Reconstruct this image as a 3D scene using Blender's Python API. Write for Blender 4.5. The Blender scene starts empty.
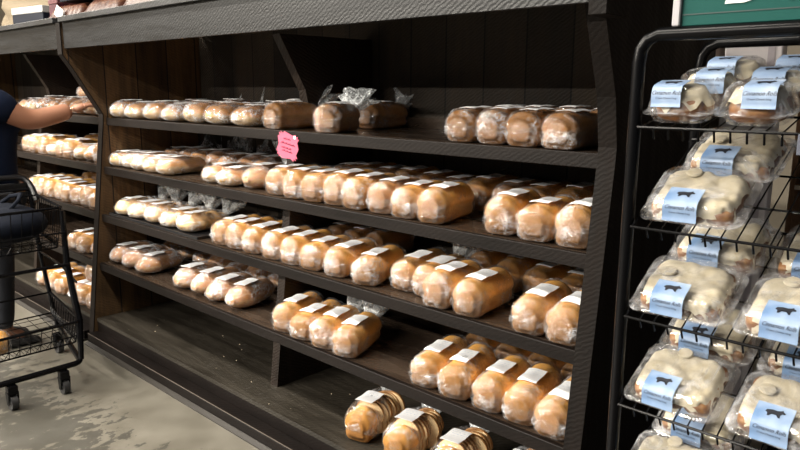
import bpy, math, random
from mathutils import Vector, Matrix, noise
R_=random.Random(7)
C=bpy.context.scene.collection
sc=bpy.context.scene
pi=math.pi; rad=math.radians

# ------------------------------------------------------------------ mesh builder
class MB:
    def __init__(s): s.v=[]; s.f=[]
    def add(s,vs,fs):
        n=len(s.v); s.v+= [tuple(p) for p in vs]; s.f+=[tuple(i+n for i in f) for f in fs]; return s
    def box(s,a,b,bev=0):
        x0,y0,z0=a; x1,y1,z1=b
        if not bev:
            return s.add([(x0,y0,z0),(x1,y0,z0),(x1,y1,z0),(x0,y1,z0),(x0,y0,z1),(x1,y0,z1),(x1,y1,z1),(x0,y1,z1)],
              [(0,3,2,1),(4,5,6,7),(0,1,5,4),(1,2,6,5),(2,3,7,6),(3,0,4,7)])
        vs=[];fs=[]
        c=bev
        for (z,i) in ((z0,c),(z0+c,0),(z1-c,0),(z1,c)):
            q=c if i==0 else c*1.0
            xx0,xx1,yy0,yy1=x0+i*.7,x1-i*.7,y0+i*.7,y1-i*.7
            vs+=[(xx0+q,yy0,z),(xx1-q,yy0,z),(xx1,yy0+q,z),(xx1,yy1-q,z),(xx1-q,yy1,z),(xx0+q,yy1,z),(xx0,yy1-q,z),(xx0,yy0+q,z)]
        for k in range(3):
            for j in range(8): fs.append((k*8+j,k*8+(j+1)%8,k*8+8+(j+1)%8,k*8+8+j))
        fs.append(tuple(range(7,-1,-1))); fs.append(tuple(range(24,32)))
        return s.add(vs,fs)
    def prism(s,pts,axis,a,b):
        # pts: 2-D outline; axis 'x': pts are (y,z); 'y': (x,z); 'z': (x,y)
        def m(p,t): return {'x':(t,p[0],p[1]),'y':(p[0],t,p[1]),'z':(p[0],p[1],t)}[axis]
        n=len(pts)
        vs=[m(p,a) for p in pts]+[m(p,b) for p in pts]
        fs=[tuple(range(n)),tuple(range(2*n-1,n-1,-1))]+[(i,i+n,(i+1)%n+n,(i+1)%n) for i in range(n)]
        return s.add(vs,fs)
    def tube(s,pts,r,n=6,closed=False,cap=True):
        pts=[Vector(p) for p in pts]; m=len(pts)
        rs=r if isinstance(r,(list,tuple)) else [r]*m
        vs=[];fs=[]; up=None
        for i,p in enumerate(pts):
            if closed: d=pts[(i+1)%m]-pts[i-1]
            else: d=pts[min(i+1,m-1)]-pts[max(i-1,0)]
            d.normalize()
            if up is None:
                up=Vector((0,0,1)) if abs(d.z)<.9 else Vector((0,1,0))
            a=d.cross(up); 
            if a.length<1e-4: a=d.orthogonal()
            a.normalize(); b=a.cross(d); up=b
            for k in range(n):
                t=2*pi*k/n; vs.append(p+(a*math.cos(t)+b*math.sin(t))*rs[i])
        for i in range(m if closed else m-1):
            j=(i+1)%m
            for k in range(n): fs.append((i*n+k,i*n+(k+1)%n,j*n+(k+1)%n,j*n+k))
        if cap and not closed:
            fs.append(tuple(range(n-1,-1,-1))); fs.append(tuple(range((m-1)*n,m*n)))
        return s.add(vs,fs)
    def cyl(s,p,q,r,n=16): return s.tube([p,q],r,n)
    def loft(s,rings,cap=True):
        n=len(rings[0]); vs=[p for r in rings for p in r]; fs=[]
        for i in range(len(rings)-1):
            for k in range(n): fs.append((i*n+k,i*n+(k+1)%n,(i+1)*n+(k+1)%n,(i+1)*n+k))
        if cap:
            fs.append(tuple(range(n-1,-1,-1))); fs.append(tuple(range((len(rings)-1)*n,len(rings)*n)))
        return s.add(vs,fs)
    def grid(s,fn,nu,nv,thick=0):
        vs=[fn(i/nu,j/nv) for j in range(nv+1) for i in range(nu+1)]
        fs=[(j*(nu+1)+i,j*(nu+1)+i+1,(j+1)*(nu+1)+i+1,(j+1)*(nu+1)+i) for j in range(nv) for i in range(nu)]
        return s.add(vs,fs)
    def mesh(s,name,mat,smooth=True,angle=40):
        me=bpy.data.meshes.new(name); me.from_pydata(s.v,[],s.f); me.update()
        if mat:
            for m in (mat if isinstance(mat,(list,tuple)) else [mat]): me.materials.append(m)
        if smooth:
            for p in me.polygons: p.use_smooth=True
            try: me.set_sharp_from_angle(angle=rad(angle))
            except Exception: pass
        return me
def link(name,me,parent=None,loc=None,rot=None):
    o=bpy.data.objects.new(name,me); C.objects.link(o)
    if parent: o.parent=parent
    if loc is not None: o.location=loc
    if rot is not None: o.rotation_euler=rot
    return o
def part(name,mb,mat,parent=None,smooth=True,label=None,kind=None,angle=40):
    o=link(name,mb.mesh(name,mat,smooth,angle),parent)
    if label: o['label']=label
    if kind: o['kind']=kind
    return o
def tag(o,label=None,cat=None,group=None,kind=None):
    if label: o['label']=label
    if cat: o['category']=cat
    if group: o['group']=group
    if kind: o['kind']=kind
    return o
def thing(name,label,cat,loc=(0,0,0),rot=(0,0,0),group=None):
    o=link(name,None,None,loc,rot); o.empty_display_size=.05
    return tag(o,label,cat,group)
def copy_tree(o,parent=None):
    c=o.copy(); C.objects.link(c)
    if parent: c.parent=parent
    for ch in [k for k in o.children]: copy_tree(ch,c)
    return c

# ------------------------------------------------------------------ materials
def mat_new(name):
    m=bpy.data.materials.new(name); m.use_nodes=True; nt=m.node_tree
    return m,nt,nt.nodes,nt.links,nt.nodes['Principled BSDF']
def simple(name,col,rough=.5,metal=0,spec=.5,trans=0,emit=None):
    m,nt,N,L,b=mat_new(name)
    b.inputs['Base Color'].default_value=(*col,1); b.inputs['Roughness'].default_value=rough
    b.inputs['Metallic'].default_value=metal; b.inputs['Specular IOR Level'].default_value=spec
    return m
def tex(N,L,kind,scale,detail=3,vec=None,**k):
    t=N.new('ShaderNodeTex'+kind)
    if 'Scale' in t.inputs: t.inputs['Scale'].default_value=scale
    if 'Detail' in t.inputs: t.inputs['Detail'].default_value=detail
    for a,b in k.items():
        if a in t.inputs: t.inputs[a].default_value=b
    if vec is not None: L.new(vec,t.inputs['Vector'])
    return t
def ramp(N,L,src,stops):
    r=N.new('ShaderNodeValToRGB'); e=r.color_ramp.elements
    while len(e)<len(stops): e.new(.5)
    for i,(p,c) in enumerate(stops):
        e[i].position=p; e[i].color=(*c,1) if len(c)==3 else c
    L.new(src,r.inputs['Fac']); return r
def mixc(N,L,fac,a,b,mode='MIX'):
    m=N.new('ShaderNodeMix'); m.data_type='RGBA'; m.blend_type=mode
    for k,s in ((0,fac),(6,a),(7,b)):
        if hasattr(s,'is_linked'): L.new(s,m.inputs[k])
        elif isinstance(s,(int,float)): m.inputs[k].default_value=s
        else: m.inputs[k].default_value=(*s,1)
    return m.outputs[2]
def math_(N,L,op,a,b=None,c=None):
    m=N.new('ShaderNodeMath'); m.operation=op
    for k,s in enumerate((a,b,c)):
        if s is None: continue
        if hasattr(s,'is_linked'): L.new(s,m.inputs[k])
        else: m.inputs[k].default_value=s
    return m.outputs[0]
def mapping(N,L,scale=(1,1,1),rot=(0,0,0),loc=(0,0,0),out='Object'):
    t=N.new('ShaderNodeTexCoord'); m=N.new('ShaderNodeMapping')
    m.inputs['Scale'].default_value=scale; m.inputs['Rotation'].default_value=rot; m.inputs['Location'].default_value=loc
    L.new(t.outputs[out],m.inputs['Vector']); return m.outputs[0]
def bump(N,L,b,h,strength=.3,dist=.01):
    n=N.new('ShaderNodeBump'); n.inputs['Strength'].default_value=strength; n.inputs['Distance'].default_value=dist
    L.new(h,n.inputs['Height'])
    if b is not None: L.new(n.outputs[0],b.inputs['Normal'])
    return n

def wood(name,c0,c1,rough=.42,planks=None,diag=True,axis='z',marks=0,gap=.0,bstr=.5,dim=.6,spec=.28):
    """rough sawn stained boards. planks=(axis index, width, offset)"""
    m,nt,N,L,b=mat_new(name)
    sc_={'z':(14,14,1.5),'x':(1.5,14,14),'y':(14,1.5,14)}[axis]
    v=mapping(N,L,sc_)
    n1=tex(N,L,'Noise',1.6,6,v,Roughness=.65)
    col=ramp(N,L,n1.outputs['Fac'],[(.3,c0),(.72,c1)]).outputs[0]
    # diagonal saw marks
    rot={'z':(0,rad(28),rad(0)),'x':(0,rad(62),rad(20)),'y':(rad(62),0,rad(20))}[axis]
    v2=mapping(N,L,(1,1,1),(rad(25),rad(30),rad(20)))
    w=tex(N,L,'Wave',26,3,v2,Distortion=5.0); w.inputs['Detail Scale'].default_value=2.0
    w.bands_direction='Z' if axis!='z' else 'Z'
    n2=tex(N,L,'Noise',5,3,mapping(N,L))
    sm=math_(N,L,'MULTIPLY',w.outputs['Fac'],math_(N,L,'SUBTRACT',n2.outputs['Fac'],.25))
    col=mixc(N,L,math_(N,L,'MULTIPLY',sm,.55),col,tuple(min(1,c*1.9) for c in c1))
    hgt=math_(N,L,'ADD',math_(N,L,'MULTIPLY',n1.outputs['Fac'],.6),math_(N,L,'MULTIPLY',w.outputs['Fac'],.5))
    if planks:
        ax,wd,off=planks
        t=N.new('ShaderNodeTexCoord'); s=N.new('ShaderNodeSeparateXYZ'); L.new(t.outputs['Object'],s.inputs[0])
        q=math_(N,L,'DIVIDE',math_(N,L,'SUBTRACT',s.outputs[ax],off),wd)
        fr=math_(N,L,'FRACT',q); fl=math_(N,L,'FLOOR',q)
        wn=N.new('ShaderNodeTexWhiteNoise'); wn.noise_dimensions='1D'; L.new(fl,wn.inputs['W'])
        tone=math_(N,L,'ADD',math_(N,L,'MULTIPLY',wn.outputs['Value'],.8),.55)
        tc=N.new('ShaderNodeCombineColor')
        for i in range(3): L.new(tone,tc.inputs[i])
        col=mixc(N,L,1.0,col,tc.outputs[0],'MULTIPLY')
        e=math_(N,L,'MINIMUM',fr,math_(N,L,'SUBTRACT',1.0,fr))
        g=math_(N,L,'LESS_THAN',e,.018)
        col=mixc(N,L,g,col,(.003,.002,.002))
        hgt=math_(N,L,'SUBTRACT',hgt,math_(N,L,'MULTIPLY',g,2.0))
    if marks:
        v3=mapping(N,L,(30,3,9),(0,rad(25),0))
        n3=tex(N,L,'Noise',6,2,v3)
        n4=tex(N,L,'Noise',1.3,2,mapping(N,L))
        k=math_(N,L,'MULTIPLY',math_(N,L,'GREATER_THAN',n3.outputs['Fac'],.66),math_(N,L,'GREATER_THAN',n4.outputs['Fac'],.5))
        col=mixc(N,L,math_(N,L,'MULTIPLY',k,marks),col,(.25,.24,.22))
    col=mixc(N,L,1.0,col,(dim,dim,dim),'MULTIPLY')
    L.new(col,b.inputs['Base Color']); b.inputs['Specular IOR Level'].default_value=spec
    rr=ramp(N,L,n1.outputs['Fac'],[(.3,(rough-.08,)*3),(.8,(rough+.18,)*3)])
    L.new(rr.outputs[0],b.inputs['Roughness'])
    bump(N,L,b,hgt,bstr,.004)
    return m

M={}
DK0,DK1=(.014,.009,.0065),(.045,.029,.020)
M['wood_v']=wood('stained_wood_vertical',DK0,DK1,.5,None,dim=.42,spec=.2)
M['wood_back']=wood('stained_back_planks',(.020,.0145,.009),(.066,.047,.031),.65,(0,.2,-.045),bstr=.5)
M['wood_side']=wood('stained_side_planks',(.034,.018,.008),(.16,.088,.034),.6,(1,.187,.01),bstr=.3,dim=.7)  # same dark wood, with its orange lit tone painted into the colour
M['wood_end']=wood('stained_end_panel',(.010,.007,.0055),(.032,.022,.017),.65,None,bstr=.2,dim=.26,spec=.12)
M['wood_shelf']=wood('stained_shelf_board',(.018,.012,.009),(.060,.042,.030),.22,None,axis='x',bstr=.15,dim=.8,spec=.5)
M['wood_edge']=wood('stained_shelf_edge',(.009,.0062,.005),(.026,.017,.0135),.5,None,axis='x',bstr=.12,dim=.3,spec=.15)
M['wood_deck']=wood('stained_deck_board',(.024,.020,.015),(.085,.073,.056),.38,None,axis='x',marks=.3,bstr=.25,dim=.36,spec=.3)
M['wood_fascia']=wood('fascia_ceiling_sheen',(.030,.031,.034),(.068,.071,.078),.40,None,axis='x',marks=.35,bstr=.2,dim=.12,spec=.25)  # grey-blue tone paints in the ceiling's reflection, plus whitish marks
M['wood_top']=wood('stained_grey_lip',(.045,.045,.048),(.095,.098,.105),.40,None,axis='x',marks=.3,bstr=.2,dim=.28,spec=.4)
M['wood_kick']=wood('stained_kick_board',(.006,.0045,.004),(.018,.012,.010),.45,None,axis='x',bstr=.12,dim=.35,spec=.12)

def crust(name,top,side,pale,h=.11,split=.45,soft=.12,rough=.42,blotch=.35,vein=0,heel_shade=0):
    """bread crust: baked top, tear line and side tones"""
    m,nt,N,L,b=mat_new(name)
    t=N.new('ShaderNodeTexCoord'); s=N.new('ShaderNodeSeparateXYZ'); L.new(t.outputs['Object'],s.inputs[0])
    n=tex(N,L,'Noise',22,4,t.outputs['Object'])
    n2=tex(N,L,'Noise',90,3,t.outputs['Object'])
    z=math_(N,L,'DIVIDE',s.outputs[2],h)
    z=math_(N,L,'ADD',z,math_(N,L,'MULTIPLY',math_(N,L,'SUBTRACT',n.outputs['Fac'],.5),blotch))
    r=ramp(N,L,z,[(0,side),(max(.02,split-soft),side),(split,pale),(min(.97,split+soft),top),(1,tuple(c*.85 for c in top))])
    info=N.new('ShaderNodeObjectInfo')
    dark=mixc(N,L,math_(N,L,'MULTIPLY',info.outputs['Random'],.25),r.outputs[0],tuple(c*.7 for c in top))
    col=mixc(N,L,math_(N,L,'MULTIPLY',n.outputs['Fac'],.30),dark,tuple(c*.6 for c in top))
    if heel_shade:
        # front end darkened: browner baked crust plus shade painted into the colour
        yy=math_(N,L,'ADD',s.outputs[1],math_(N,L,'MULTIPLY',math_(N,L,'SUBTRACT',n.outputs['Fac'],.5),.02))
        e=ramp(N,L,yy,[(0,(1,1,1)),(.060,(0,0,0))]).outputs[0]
        col=mixc(N,L,math_(N,L,'MULTIPLY',e,heel_shade),col,mixc(N,L,n2.outputs['Fac'],(.12,.048,.013),(.26,.120,.035)))
    if vein:
        w=tex(N,L,'Wave',16,3,mapping(N,L,(1,1,1),(0,0,rad(35))),Distortion=6.0)
        k=math_(N,L,'GREATER_THAN',w.outputs['Fac'],.8)
        col=mixc(N,L,math_(N,L,'MULTIPLY',k,vein),col,pale)
    L.new(col,b.inputs['Base Color']); b.inputs['Roughness'].default_value=rough
    b.inputs['Specular IOR Level'].default_value=.25
    bump(N,L,b,math_(N,L,'ADD',n2.outputs['Fac'],n.outputs['Fac']),.25,.003)
    return m
M['crust_gold']=crust('golden_crust',(.88,.44,.088),(.37,.185,.055),(.58,.36,.14),rough=.5,heel_shade=.9)  # lighter top, darker sides: light from above painted into the crust
M['crust_brown']=crust('brown_crust',(.56,.25,.055),(.30,.14,.045),(.44,.26,.10),rough=.5,heel_shade=.85)
M['crust_pale']=crust('pale_sided_crust',(.55,.25,.065),(.37,.255,.12),(.45,.32,.155),h=.085,split=.42,soft=.12,blotch=.5)
M['crust_dark']=crust('dark_batard_crust',(.44,.185,.05),(.36,.17,.058),(.52,.33,.14),h=.09,split=.4,blotch=.6,vein=.35)
M['crust_twist']=crust('twisted_roll_crust',(.75,.42,.14),(.40,.26,.11),(.46,.31,.13),h=.085,split=.45,blotch=.8,vein=.6)
M['crumb']=crust('sliced_crumb',(.50,.24,.08),(.62,.38,.17),(.70,.45,.2),h=.12,split=.5)
M['crumb_face']=simple('cut_crumb',(.80,.60,.34),.8)

def plastic(name,haze=.25,gl=.35,scale=28,rough=.13,base=.0,bst=1.0,tint=(.93,.95,1)):
    m=bpy.data.materials.new(name); m.use_nodes=True; nt=m.node_tree; N=nt.nodes; L=nt.links; N.clear()
    out=N.new('ShaderNodeOutputMaterial')
    t=N.new('ShaderNodeTexCoord')
    info=N.new('ShaderNodeObjectInfo')
    va=N.new('ShaderNodeVectorMath'); va.operation='ADD'; L.new(t.outputs['Object'],va.inputs[0])
    cc=N.new('ShaderNodeCombineXYZ'); L.new(math_(N,L,'MULTIPLY',info.outputs['Random'],9.),cc.inputs[0]); L.new(math_(N,L,'MULTIPLY',info.outputs['Random'],5.),cc.inputs[2])
    L.new(cc.outputs[0],va.inputs[1]); P=va.outputs[0]
    n1=tex(N,L,'Noise',scale,5,P,Roughness=.6,Distortion=1.2)
    vo=tex(N,L,'Voronoi',scale*1.1,2,P); vo.feature='DISTANCE_TO_EDGE'
    # ridge = thin crease lines
    rid=math_(N,L,'ABSOLUTE',math_(N,L,'SUBTRACT',n1.outputs['Fac'],.5))
    crease=ramp(N,L,rid,[(0,(1,1,1)),(.035,(.35,.35,.35)),(.09,(0,0,0))]).outputs[0]
    vcr=ramp(N,L,vo.outputs['Distance'],[(0,(1,1,1)),(.10,(0,0,0))]).outputs[0]
    n3=tex(N,L,'Noise',14,3,P)
    patch=ramp(N,L,n3.outputs['Fac'],[(.47,(0,0,0)),(.66,(1,1,1))]).outputs[0]
    hgt=math_(N,L,'ADD',n1.outputs['Fac'],math_(N,L,'MULTIPLY',vcr,.25))
    bp=N.new('ShaderNodeBump'); bp.inputs['Strength'].default_value=bst; bp.inputs['Distance'].default_value=.006; L.new(hgt,bp.inputs['Height'])
    g=N.new('ShaderNodeBsdfGlossy'); g.inputs['Roughness'].default_value=rough; g.inputs['Color'].default_value=(1,1,1,1); L.new(bp.outputs[0],g.inputs['Normal'])
    tr=N.new('ShaderNodeBsdfTransparent')
    fr=N.new('ShaderNodeFresnel'); fr.inputs['IOR'].default_value=1.45
    d=N.new('ShaderNodeBsdfDiffuse'); d.inputs['Color'].default_value=(*tint,1); L.new(bp.outputs[0],d.inputs['Normal'])
    m1=N.new('ShaderNodeMixShader'); L.new(math_(N,L,'ADD',math_(N,L,'MINIMUM',math_(N,L,'MULTIPLY',fr.outputs[0],gl*2.2),.17),math_(N,L,'MULTIPLY',math_(N,L,'MULTIPLY',crease,math_(N,L,'ADD',patch,.25)),gl*.7)),m1.inputs[0]); L.new(tr.outputs[0],m1.inputs[1]); L.new(g.outputs[0],m1.inputs[2])
    k=math_(N,L,'ADD',base,math_(N,L,'MULTIPLY',math_(N,L,'ADD',math_(N,L,'MULTIPLY',crease,.75),math_(N,L,'MULTIPLY',vcr,.3)),math_(N,L,'ADD',math_(N,L,'MULTIPLY',patch,haze*2.2),haze*.35)))  # diffuse white at creases: cloudy film plus its sheen painted in
    k=math_(N,L,'MINIMUM',k,.85)
    m2=N.new('ShaderNodeMixShader'); L.new(k,m2.inputs[0]); L.new(m1.outputs[0],m2.inputs[1]); L.new(d.outputs[0],m2.inputs[2])
    L.new(m2.outputs[0],out.inputs[0])
    return m
M['bag']=plastic('clear_bread_bag',.17,.25,40,.07,.0)
M['bag_hazy']=plastic('crumpled_bread_bag',.38,.34,40,.11,.03,1.0)
M['tail']=plastic('gathered_bag_end',.55,.6,40,.12,.16,1.0,(.8,.84,.86))
M['clam']=plastic('clear_clamshell',.14,.55,12,.06,.0,.6)

def label_mat(name,paper=(.93,.94,.96),ink=(.25,.4,.62)):
    m,nt,N,L,b=mat_new(name)
    t=N.new('ShaderNodeTexCoord'); s=N.new('ShaderNodeSeparateXYZ'); L.new(t.outputs['Generated'],s.inputs[0])
    y=s.outputs[1]; x=s.outputs[0]
    rows=math_(N,L,'LESS_THAN',math_(N,L,'FRACT',math_(N,L,'MULTIPLY',y,7.)),.4)
    n=tex(N,L,'Noise',1.0,0,mapping(N,L,(26,5,1),out='Generated'))
    dots=math_(N,L,'GREATER_THAN',n.outputs['Fac'],.52)
    inx=math_(N,L,'MULTIPLY',math_(N,L,'GREATER_THAN',x,.15),math_(N,L,'LESS_THAN',x,.85))
    iny=math_(N,L,'MULTIPLY',math_(N,L,'GREATER_THAN',y,.45),math_(N,L,'LESS_THAN',y,.93))
    k=math_(N,L,'MULTIPLY',math_(N,L,'MULTIPLY',rows,dots),math_(N,L,'MULTIPLY',inx,iny))
    col=mixc(N,L,math_(N,L,'MULTIPLY',k,.38),paper,ink)
    L.new(col,b.inputs['Base Color']); b.inputs['Roughness'].default_value=.45
    return m
M['label']=label_mat('white_bread_label')
M['black_metal']=simple('black_coated_metal',(.003,.003,.0035),.26,spec=.13)
M['black_plastic']=simple('black_plastic',(.007,.007,.008),.35,spec=.35)
M['rubber']=simple('black_rubber',(.016,.016,.017),.55)
M['steel']=simple('dull_steel',(.5,.5,.5),.35,1)
M['wire_grey']=simple('grey_wire',(.05,.05,.055),.3,.6)

# ------------------------------------------------------------------ shelving unit
Z=dict(s1=1.270,s2=.999,s3=.732,s4=.455,deck=.136)
M['edge_highlight']=simple('toe_highlight_paint',(.09,.075,.06),.5)
def yf(z): return -.1224*(1.270-z)
DEPTH=.62; T=.036
FB,FT=1.637,1.768      # fascia bottom/top
def upright_outline(setback,zb=0.0):
    """side outline (y,z) of an upright: leaning front edge, kicking forward to the canopy"""
    return [(yf(zb)-.0+setback,zb),(yf(1.25)+setback,1.25),(.0+setback,1.29),(-.155+setback*.2,FB-.10),(-.203+setback*.1,FB-.03),(-.203+setback*.1,FT),(DEPTH,FT),(DEPTH,zb)]
def unit(name,label,x0,x1,mids,left_post,right_post):
    u=thing(name,label,'shelving',(0,0,0))
    for (a,b,end) in ([left_post] if left_post else [])+([right_post] if right_post else []):
        o=upright_outline(-.012)
        if end: o=[(yf(0)-.012,0),(yf(1.25)-.012,1.25),(-.012,1.29),(-.035,1.42),(-.115,1.62),(-.165,FT),(DEPTH,FT),(DEPTH,0)]
        m=MB().prism(o,'x',a,b)
        part('end_panel' if end else 'upright',m,M['wood_end'] if end else M['wood_side'],u,False)
        if not end:
            f=o[:6]; g=[(y-.006,z) for y,z in f]
            part('facing_strip',MB().prism(g+f[::-1],'x',a-.001,b+.001),M['wood_end'],u,False)
    for xm in mids:
        segs=[]
        for (za,zb_) in ((Z['deck'],Z['s4']-T),(Z['s4'],Z['s3']-T),(Z['s3'],Z['s2']-T),(Z['s2'],Z['s1']-T)):
            sb=.15
            part('divider',MB().prism([(yf(za)+sb,za),(yf(zb_)+sb,zb_),(DEPTH-.02,zb_),(DEPTH-.02,za)],'x',xm,xm+.05),M['wood_v'],u,False)
        part('divider',MB().prism([(.24,Z['s1']),(.205,1.43),(.085,FB),(.075,FB+.02),(DEPTH-.02,FB+.02),(DEPTH-.02,Z['s1'])],'x',xm,xm+.05),M['wood_v'],u,False)
    for k in ('s1','s2','s3','s4'):
        z=Z[k]
        m=MB().box((x0,yf(z)+.019,z-T),(x1,DEPTH-.02,z)); part('shelf_board',m,M['wood_shelf'],u,False)
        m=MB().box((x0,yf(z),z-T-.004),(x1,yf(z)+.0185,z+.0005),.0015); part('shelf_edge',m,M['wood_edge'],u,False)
    z=Z['deck']; part('deck_board',MB().box((x0,yf(z),z-.02),(x1,DEPTH-.02,z)),M['wood_deck'],u,False)
    part('back_panel',MB().box((x0,DEPTH-.018,.01),(x1,DEPTH,FT-.002)),M['wood_back'],u,False)
    part('back_ledge',MB().box((x0,DEPTH-.06,Z['s1']+.0005),(x1,DEPTH-.0185,Z['s1']+.045)),M['wood_shelf'],u,False)
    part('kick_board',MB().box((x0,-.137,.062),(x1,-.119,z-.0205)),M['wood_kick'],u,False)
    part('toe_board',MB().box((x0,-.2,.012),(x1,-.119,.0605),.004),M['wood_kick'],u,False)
    part('toe_highlight',MB().box((x0,-.2005,.0607),(x1,-.1965,.0617)),M['edge_highlight'],u,False,label='pale front edge with painted highlight')  # thin pale strip paints in the highlight along the toe edge
    part('base_moulding',MB().prism([(-.222,0),(-.222,.006),(-.2005,.014),(-.19,.0115),(-.12,.0115),(-.12,0)],'x',x0,x1),simple('grey_base_strip_'+name,(.022,.019,.016),.5),u,False)
    return u
UL=unit('bread_shelving','dark stained wooden bread shelving bay with five levels, filling the centre',0.0,3.0,[1.46],(-.052,0.0,False),(3.0,3.052,True))
UR=unit('bread_shelving','dark stained wooden bread shelving bay behind the shopper and cart',-3.2,-.052,[-1.42],(-3.25,-3.2,False),None)
# ordinary joint faces: the canopy boards are part of each bay
def add_canopy(u,x0,x1):
    part('fascia',MB().box((x0,-.199,FB),(x1,-.178,FT+.0005)),M['wood_fascia'],u,False,label='fascia board with grey ceiling reflection painted in')
    part('canopy_top',MB().box((x0,-.222,FT+.001),(x1,DEPTH,FT+.028),.002),M['wood_top'],u,False,label='grey top board')
add_canopy(UL,0.012,3.052)
part('corner_block',MB().box((3.0525,-.2,FB-.03),(3.10,-.10,FT+.028),.002),M['wood_end'],UL,False,label='brown end block'); add_canopy(UR,-3.2,-.06)

# ------------------------------------------------------------------ bread
NR=28
def section(w,h,kind,t):
    """one cross-section ring (x,z) of a loaf, t = 0..1 along the length"""
    out=[]
    for k in range(NR):
        a=2*pi*k/NR - pi/2
        c,s=math.cos(a),math.sin(a)
        if kind=='sandwich':
            n=4.6 if s<0 else 3.6
            r=(abs(c)**n+abs(s)**n)**(-1/n)
            x=c*r; z=s*r                       # -1..1
            zz=(z+1)/2
            wm=.93 if zz<.40 else .93+.07*min(1,(zz-.40)/.14)
            pinch=-.085*math.exp(-((zz-.42)/.06)**2)
            dome=1-.16*(max(0,(zz-.55)/.45))**2.2 if zz>.55 else 1
            X=x*w/2*(wm+pinch)*dome
            Zc=zz*h*(1-.10*abs(x)**2.2 if zz>.6 else 1)
        else:
            n=2.5
            r=(abs(c)**n+abs(s)**n)**(-1/n)
            x=c*r; z=s*r; zz=(z+1)/2
            X=x*w/2*(1-.12*max(0,zz-.5)); Zc=zz*h*(1-.10*abs(x)**2 if zz>.5 else 1)
        out.append((X,Zc))
    return out
def top_h(w,h,kind,x):
    if kind=='sandwich':
        return h*(1-.10*min(1,abs(x)/(w/2))**2.2)
    return h*(1-.12*min(1,abs(x)/(w/2))**2.2)
def end_scale(kind,t,L):
    if kind=='sandwich': e=.026/L; pw=3.2; mn=.62
    elif kind in ('pale','twist'): e=.06/L; pw=2.2; mn=.28
    else: e=.33; pw=2.0; mn=.25
    d=min(t,1-t)
    if d>=e: return 1.
    q=1-d/e
    return max(mn, (1-q**pw)**(1/pw) if q<1 else mn)
def bumps(kind,t,L):
    if kind=='pale': return 1-.10*abs(math.cos(t*pi*5))**3
    if kind=='twist': return 1-.22*abs(math.cos(t*pi*3.5))**2
    if kind=='batard': return 1-.05*abs(math.cos(t*pi*4))**4
    if kind=='braid': return 1-.25*abs(math.cos(t*pi*4))**2
    return 1
def loaf_mb(kind,L,w,h,seed,grow=0,nr=18,amp=.0025,freq=14,front=0,crink=0):
    rings=[]; off=Vector((seed*3.1,seed*1.7,seed*.9))
    sk='sandwich' if kind=='sandwich' else 'round'
    for i in range(nr+1):
        t=i/nr
        # cluster rings near the ends
        t=.5-.5*math.cos(pi*t)
        s=end_scale(kind,t,L); b=bumps(kind,t,L) if not crink else 1-(1-bumps(kind,t,L))*.35
        y=-grow+t*(L+2*grow)
        ring=[]
        for (x,z) in section(w+2*grow,h*b+grow,sk,t):
            X=x*s; zc=h*.42; Zq=zc+(z-zc)*s
            if s<1 : Zq=max(Zq,(z)*.0+ (1-s)*.012) 
            Zq=max(Zq,0)
            p=Vector((X,y,Zq)); 
            n=noise.noise_vector(p*freq+off)*amp
            if crink:
                q=noise.noise_vector(p*38+off)*crink; n=n+q
                q2=abs(noise.noise(p*22+off)); n=n+Vector((X,0,Zq-zc)).normalized()*(.5-q2)*crink*.8
            if Zq<.012: n.z=abs(n.z)*.3; 
            p=p+n; p.z=max(p.z,.0005 if not crink else .0002)
            ring.append(p)
        rings.append(ring)
    a=[p.copy() for p in rings[0]]; b=[p.copy() for p in rings[-1]]
    def dome(r,dy,k):
        c=sum(r,Vector())/len(r); return [c+(p-c)*k+Vector((0,dy,0)) for p in r]
    rings=[dome(a,-.0035,.45),dome(a,-.002,.75)]+rings+[dome(b,.002,.75),dome(b,.0035,.45)]
    return MB().loft(rings)
def tail_mb(L,h,seed,size=.118):
    """ruffled, gathered end of the bag behind the loaf"""
    m=MB(); r=random.Random(seed); n=30; rows=6; vs=[]; tilt=r.uniform(.6,1.15)
    d=Vector((r.uniform(-.25,.25),math.cos(tilt),math.sin(tilt))).normalized(); a=d.cross(Vector((0,0,1))).normalized(); b=a.cross(d)
    base=Vector((0,L-.004,h*.62))
    for j in range(rows+1):
        q=j/rows
        rr=.010+.034*q**.8*size/.075
        for k in range(n):
            t=2*pi*k/n
            wob=1+q*(.35*math.sin(5*t+seed)+.25*math.sin(9*t+seed*2))+.15*r.uniform(-1,1)*q
            p=base+d*(size*q*(1+.12*math.sin(3*t+seed)))+(a*math.cos(t)*1.25+b*math.sin(t)*.65)*rr*wob
            vs.append((p.x,p.y,max(p.z,.004)))
    fs=[(j*n+k,j*n+(k+1)%n,(j+1)*n+(k+1)%n,(j+1)*n+k) for j in range(rows) for k in range(n)]
    return m.add(vs,fs)
def label_mb(w,h,kind,y0,y1,hw,xo=0,seed=0):
    sk='sandwich' if kind=='sandwich' else 'round'
    def f(u,v):
        x=xo+(u-.5)*2*hw; y=y0+(y1-y0)*v
        z=top_h(w+.008,h+.004,sk,x)+.0045
        z+=.0012*math.sin(9*v+seed)+.0008*math.sin(7*u+seed)
        return (x+.004*(v-.5),y,z)
    m=MB().grid(f,6,5)
    n=len(m.v); base=list(m.v); m.v+= [(x,y,z-.0012) for x,y,z in base]; m.f+=[tuple(i+n for i in reversed(q)) for q in m.f[:30]]
    # rim
    W=7
    rim=[i for i in range(7)]+[6+7*j for j in range(1,6)]+[35+i for i in range(5,-1,-1)]+[7*j for j in range(4,0,-1)]
    for a,b in zip(rim,rim[1:]+rim[:1]): m.f.append((a,a+n,b+n,b))
    return m
PROTO={}
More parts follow.
